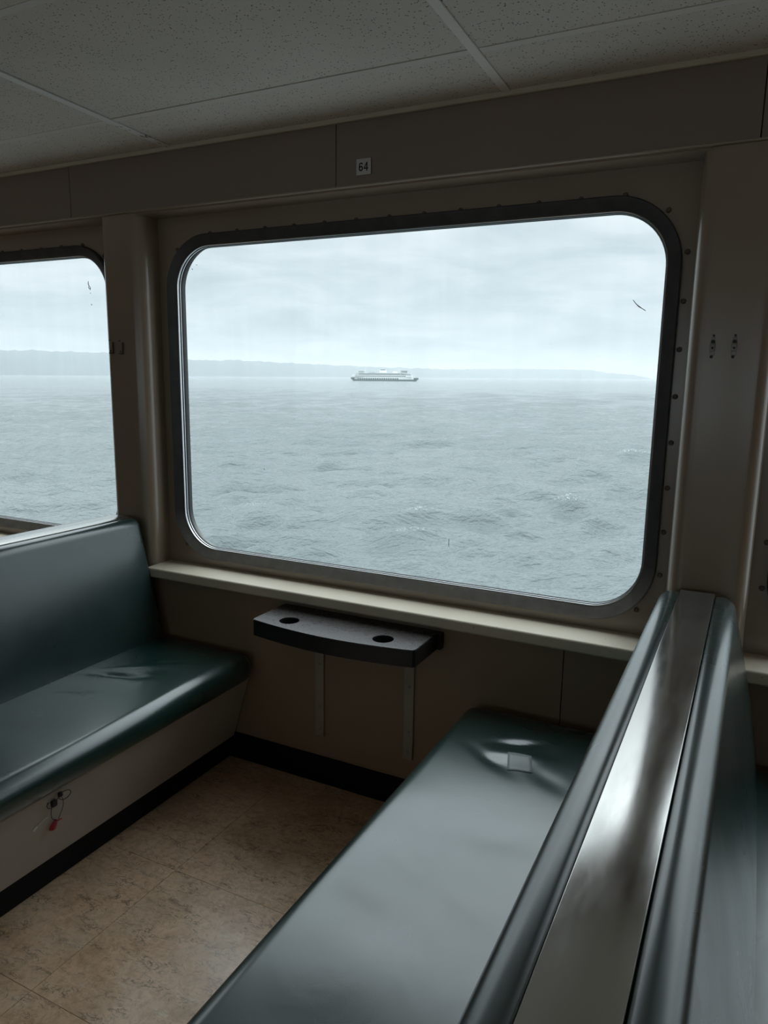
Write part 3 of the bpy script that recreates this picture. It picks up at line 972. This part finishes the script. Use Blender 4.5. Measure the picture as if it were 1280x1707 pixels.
# tape scrap on the right seat
def tape():
    V = []
    for x, y in ((0.7406, -0.2928), (0.8023, -0.2776), (0.8253, -0.3514), (0.7626, -0.3684)):
        V.append((x, y))
    n = 6
    G, F = [], []
    def h(x, y):
        z = 0.455 + 0.006 * math.sin(math.pi * min(1, max(0, (x - 0.5205) / 0.512)))
        for (a, b, lx, ly, ang, dz) in dents_right[-1]:
            ca, sa = math.cos(ang), math.sin(ang)
            u = (x - a) * ca + (y - b) * sa; w = -(x - a) * sa + (y - b) * ca
            z += dz * math.exp(-(u / lx) ** 2 - (w / ly) ** 2)
        return z
    for lay in (0.0012, 0.0018):
        for i in range(n + 1):
            for j in range(n + 1):
                s, t = i / n, j / n
                x = (1 - s) * (1 - t) * V[0][0] + s * (1 - t) * V[1][0] + s * t * V[2][0] + (1 - s) * t * V[3][0]
                y = (1 - s) * (1 - t) * V[0][1] + s * (1 - t) * V[1][1] + s * t * V[2][1] + (1 - s) * t * V[3][1]
                G.append((x, y, h(x, y) + lay + 0.002 * max(0, s - 0.8)))
    m_ = (n + 1) ** 2
    for i in range(n):
        for j in range(n):
            a = i * (n + 1) + j
            q = (a, a + 1, a + n + 2, a + n + 1)
            F.append(q); F.append(tuple(k + m_ for k in q[::-1]))
    ring = [j for j in range(n)] + [i * (n + 1) + n for i in range(n)] + [n * (n + 1) + j for j in range(n, 0, -1)] + [i * (n + 1) for i in range(n, 0, -1)]
    for i in range(len(ring)):
        a, b = ring[i], ring[(i + 1) % len(ring)]
        F.append((a, b, b + m_, a + m_))
    o = new_obj('tape_patch', G, F, mat_tape, None, 'all')
    tag(o, 'small square of grey clear tape on the right seat near the window', 'tape')
tape()

# ------------------------------------------------------------------ outside: sea, shore, ferry, haze
SEA_Z = -8.5
def tilt(x, y): return 0.0062 * x + 0.0028 * y     # our own deck lists a little against the horizon

def sea():
    nr, na = 900, 760
    r = 9.0 * (20000 / 9.0) ** np.linspace(0, 1, nr)
    a = np.radians(np.linspace(-80, 42, na))
    RR, AA = np.meshgrid(r, a, indexing='ij')
    X = RR * np.sin(AA); Y = RR * np.cos(AA) + 1.0
    Z = np.zeros_like(X)
    dr = np.gradient(r)[:, None]; dl = RR * (a[1] - a[0])
    cell = np.maximum(dr, dl)
    main = math.radians(122)
    for i in range(100):
        lam = 0.55 * (15 / 0.55) ** rng.random()
        th = main + rng.normal() * 0.34
        k = 2 * math.pi / lam
        steep = 0.084 * (0.7 + 0.6 * rng.random()) * (0.9 if lam < 1.2 else (1.0 if lam < 4.5 else (0.62 if lam < 8 else 0.36)))
        amp = steep / k
        ph = rng.random() * 6.283
        fade = np.clip(lam / (2.2 * cell) - 1.0, 0, 1)
        s = np.sin(k * (X * math.cos(th) + Y * math.sin(th)) + ph + 0.8 * np.sin(0.031 * (X * math.sin(th) - Y * math.cos(th)) + ph * 2))
        Z += amp * fade * (s + 0.9 * ((0.5 * (s + 1)) ** 3 - 0.31))
    V = np.stack([X, Y, SEA_Z + Z + tilt(X, Y)], -1).reshape(-1, 3)
    idx = np.arange(nr * na).reshape(nr, na)
    q = np.stack([idx[:-1, :-1], idx[:-1, 1:], idx[1:, 1:], idx[1:, :-1]], -1).reshape(-1, 4)
    me = bpy.data.meshes.new('sea')
    me.vertices.add(len(V)); me.vertices.foreach_set('co', V.astype(np.float32).ravel())
    me.loops.add(q.size); me.loops.foreach_set('vertex_index', q.astype(np.int32).ravel())
    me.polygons.add(len(q))
    me.polygons.foreach_set('loop_start', (np.arange(len(q)) * 4).astype(np.int32))
    me.polygons.foreach_set('use_smooth', np.ones(len(q), bool))
    at_ = me.attributes.new('crest', 'FLOAT', 'POINT')
    at_.data.foreach_set('value', (Z / Z[:260].std()).astype(np.float32).ravel())
    me.update(); me.validate()
    M = Mat('grey_sea_water', (0.12, 0.15, 0.15), 0.14, 0, 0.5)
    M.p.inputs['IOR'].default_value = 1.33
    att = M.n('Attribute'); att.attribute_name = 'crest'
    mr = M.n('MapRange'); mr.inputs['From Min'].default_value = 2.1; mr.inputs['From Max'].default_value = 3.0
    M.link(att.outputs['Fac'], mr.inputs['Value'])
    foam_n = M.ramp(M.noise(7.0, 6, 0.75), [(0.54, 0.0), (0.66, 0.85)])
    foam = M.mix(1.0, mr.outputs[0], foam_n, 'MULTIPLY')
    # scattered far whitecaps
    v = M.noise(0.055, 6, 0.72, vec=M.coords((1, 1, 0)))
    far = M.ramp(v, [(0.73, 0.0), (0.76, 0.8)])
    foam = M.mix(1.0, foam, far, 'ADD')
    water = M.ramp(M.noise(0.045, 5, 0.6, vec=M.coords((1, 1, 0))), [(0.3, (0.140, 0.166, 0.166)), (0.7, (0.178, 0.202, 0.200))])
    M.color(M.mix(foam, water, (0.80, 0.82, 0.82)))
    M.rough(M.ramp(foam, [(0.0, 0.13), (1.0, 0.8)]))
    rot = M.n('Mapping'); rot.inputs['Rotation'].default_value = (0, 0, -main)
    M.link(M.coords((1, 1, 0)), rot.inputs['Vector'])
    st = M.n('Mapping'); st.inputs['Scale'].default_value = (1.0, 0.32, 1.0)
    M.link(rot.outputs[0], st.inputs['Vector'])
    b1 = M.bump(M.noise(0.55, 5, 0.66, vec=st.outputs[0], dist=0.15), 0.95, 0.80)
    M.bump(M.noise(3.2, 4, 0.62, vec=st.outputs[0], dist=0.12), 0.9, 0.16, b1)
    o = link('sea', me, M.m)
    tag(o, 'choppy grey sea stretching to the horizon outside the windows', kind='structure')
sea()

def hills(name, prof, dist, depth, seed, label, col):
    """wooded shore: crest elevation by azimuth, real width and height at its distance"""
    rg = np.random.default_rng(seed)
    az = np.radians(np.linspace(prof[0][0], prof[-1][0], 520))
    el = np.interp(np.degrees(az), [p[0] for p in prof], [p[1] for p in prof])
    dd = np.interp(np.degrees(az), [p[0] for p in prof], [p[2] for p in prof]) if len(prof[0]) > 2 else np.full(len(az), dist)
    rows = 16
    V = np.zeros((rows, len(az), 3))
    for j in range(rows):
        t = j / (rows - 1)
        rr = dd + depth * t
        x = rr * np.sin(az) + CAM.x; y = rr * np.cos(az) + CAM.y
        crest = np.maximum(0, (dd + depth * 0.35) * np.tan(np.radians(el)) - SEA_Z)
        shape = (math.sin(min(1, t / 0.35) * math.pi / 2) ** 0.8) * (1 if t < 0.35 else 1 - 0.4 * (t - 0.35) / 0.65)
        z = SEA_Z - 1 + crest * shape
        bumpy = np.convolve(rg.normal(size=len(az) + 8), np.ones(3) / 3, 'same')[4:-4] * 4.0 * (0.2 + shape) * (crest > 6)
        z = z + bumpy * (j > 0)
        V[j] = np.stack([x, y, z + tilt(x, y)], -1)
    idx = np.arange(rows * len(az)).reshape(rows, len(az))
    q = np.stack([idx[:-1, :-1], idx[:-1, 1:], idx[1:, 1:], idx[1:, :-1]], -1).reshape(-1, 4)
    M = Mat(name + '_forest', col, 0.9, 0, 0.1)
    M.color(M.ramp(M.noise(0.006, 5, 0.65), [(0.3, tuple(c * 0.7 for c in col)), (0.7, tuple(c * 1.3 for c in col))]))
    o = new_obj(name, V.reshape(-1, 3), q.tolist(), M.m, None, 'all')
    tag(o, label, kind='structure')
hills('hills', [(-84, 1.2, 5200), (-66, 1.75, 5000), (-57, 1.62, 5000), (-54, 1.58, 5000), (-50, 1.56, 5100), (-47, 1.50, 5200), (-44, 1.22, 5300), (-41.6, 1.10, 5400), (-37, 1.08, 5600), (-33, 0.92, 5900), (-29, 0.76, 6200), (-26, 0.66, 6500), (-23, 0.60, 6800), (-20, 0.45, 7000), (-17, 0.2, 7200), (-14, -0.1, 7400)],
      5200, 900, 3, 'hazy wooded shore along the horizon at the left', (0.050, 0.075, 0.070))
hills('far_hills', [(-25, 0.30), (-22.5, 0.56), (-20, 0.60), (-16.4, 0.64), (-12.4, 0.60), (-11.2, 0.56), (-10.7, 0.48), (-10.1, 0.36), (-9.6, 0.33), (-8.4, 0.25), (-7.4, 0.05), (-6.8, -0.08)],
      7600, 900, 5, 'fainter low headland along the horizon at the right', (0.050, 0.075, 0.075))

def ferry():
    root = empty('ferry', (0, 0, 0))
    tag(root, 'distant white passenger ferry crossing the grey sea', 'ship')
    white = varied('ferry_white_paint', (0.80, 0.82, 0.80), 0.03, 0.5, 0.2).m
    green = varied('ferry_green_paint', (0.045, 0.115, 0.095), 0.1, 0.5, 0.2).m
    darkm = Mat('ferry_dark_opening', (0.02, 0.026, 0.027), 0.5).m
    grey = Mat('ferry_grey_roof', (0.35, 0.37, 0.37), 0.6).m
    ch = []
    def hull(name, z0, z1, l0, l1, w0, w1, mat, x_sh=0.0, parent=None):
        V, F = [], []
        n = 20
        for z, l, w in ((z0, l0, w0), (z1, l1, w1)):
            ring = []
            for i in range(n + 1):
                t = -1 + 2 * i / n
                ring.append((x_sh + t * l, -w * (1 - abs(t) ** 5) ** 0.55 if abs(t) < 1 else -0.01, z))
            for i in range(n, -1, -1):
                t = -1 + 2 * i / n
                ring.append((x_sh + t * l, w * (1 - abs(t) ** 5) ** 0.55 if abs(t) < 1 else 0.01, z))
            V += ring
        k = len(V) // 2
        F = [tuple(range(k)), tuple(range(k, 2 * k))] + [(i, (i + 1) % k, k + (i + 1) % k, k + i) for i in range(k)]
        o = new_obj(name, V, F, mat, parent or root)
        if not parent: ch.append(o)
        return o
    def bx(name, lo, hi, mat, bevel=0.0):
        o = box(name, lo, hi, mat, root, bevel, 1); ch.append(o); return o
    def rowboxes(name, x0, x1, step, wid, z0, z1, ys_, mat):
        bm = bmesh.new()
        x = x0
        while x < x1:
            for y in ys_: box_bm(bm, (x, y - 0.12, z0), (x + wid, y + 0.12, z1))
            x += step
        o = bm_obj(name, bm, mat, root); o['kind'] = 'stuff'; ch.append(o)
    hull('hull', -1.0, 3.2, 66, 70, 11.5, 13.2, green)
    hull('car_deck', 3.2, 7.2, 69, 69, 13.2, 13.2, white)
    rowboxes('car_deck_openings', -55, 30, 4.6, 3.2, 3.3, 5.8, (-13.25, 13.25), darkm)
    bx('bow_opening', (55, -8, 2.6), (71, 8, 6.6), darkm, 0.4)
    bx('bow_opening', (-70, -8, 2.6), (-58, 8, 6.6), darkm, 0.4)
    bx('passenger_cabin', (-66, -12.8, 7.2), (58, 12.8, 12.0), white, 0.6)
    rowboxes('cabin_windows', -60, 46, 2.6, 1.9, 8.6, 10.4, (-12.85, 12.85), darkm)
    bx('upper_deck', (-60, -12.9, 12.0), (57, 12.9, 12.7), grey)
    bx('upper_cabin', (-59, -10.5, 12.7), (36, 10.5, 15.6), white, 0.5)
    rowboxes('upper_cabin_windows', -52, 34, 3.2, 2.4, 13.2, 14.6, (-10.55, 10.55), darkm)
    bx('sun_deck_shelter', (36, -9, 12.7), (54, 9, 14.8), grey, 0.3)
    bx('roof', (-61, -11.5, 15.6), (46, 11.5, 16.2), white)
    bx('wheelhouse', (-54, -6, 16.2), (-43, 6, 20.2), grey, 0.5)
    bx('wheelhouse_roof', (-56, -7.5, 20.2), (-42, 7.5, 20.9), white, 0.2)
    bx('wheelhouse', (36, -6, 15.6), (47, 6, 20.0), grey, 0.5)
    bx('wheelhouse_roof', (35, -7.5, 20.0), (49, 7.5, 20.7), darkm, 0.2)
    bx('funnel', (-10, -4, 16.2), (4, 4, 22.0), white, 0.8)
    bx('funnel_cap', (-8, -4.2, 22.0), (2, 4.2, 23.4), green, 0.5)
    bx('deck_house', (-34, -5, 16.2), (-18, 5, 18.4), grey, 0.4)
    bx('deck_house', (18, -5, 16.2), (27, 5, 18.8), white, 0.4)
    for x, h in ((-40, 26), (31, 25), (63, 12)):
        o = tube('mast', [(x, 0, 16 if x < 60 else 7), (x, 0, h)], 0.35, white, root); ch.append(o)
    az = math.radians(-26.78)
    D = 1560.0
    px, py = CAM.x + D * math.sin(az), CAM.y + D * math.cos(az)
    root.location = (px, py, SEA_Z + tilt(px, py) + 0.4)
    root.rotation_euler = (0.0028, -0.0062, -az - math.radians(8))
ferry()

def haze():
    o = box('haze', (-13000, 330, SEA_Z - 60), (9000, 14000, 170), None)
    mt = bpy.data.materials.new('sea_haze')
    mt.use_nodes = True
    t = mt.node_tree
    t.nodes.clear()
    mo = t.nodes.new('ShaderNodeOutputMaterial')
    v = t.nodes.new('ShaderNodeVolumeScatter')
    v.inputs['Color'].default_value = (0.565, 0.60, 0.635, 1)
    v.inputs['Density'].default_value = 0.00036
    v.inputs['Anisotropy'].default_value = 0.45
    t.links.new(v.outputs[0], mo.inputs['Volume'])
    o.data.materials.append(mt)
    tag(o, 'pale grey haze over the sea and shore', None, None, 'stuff')
haze()
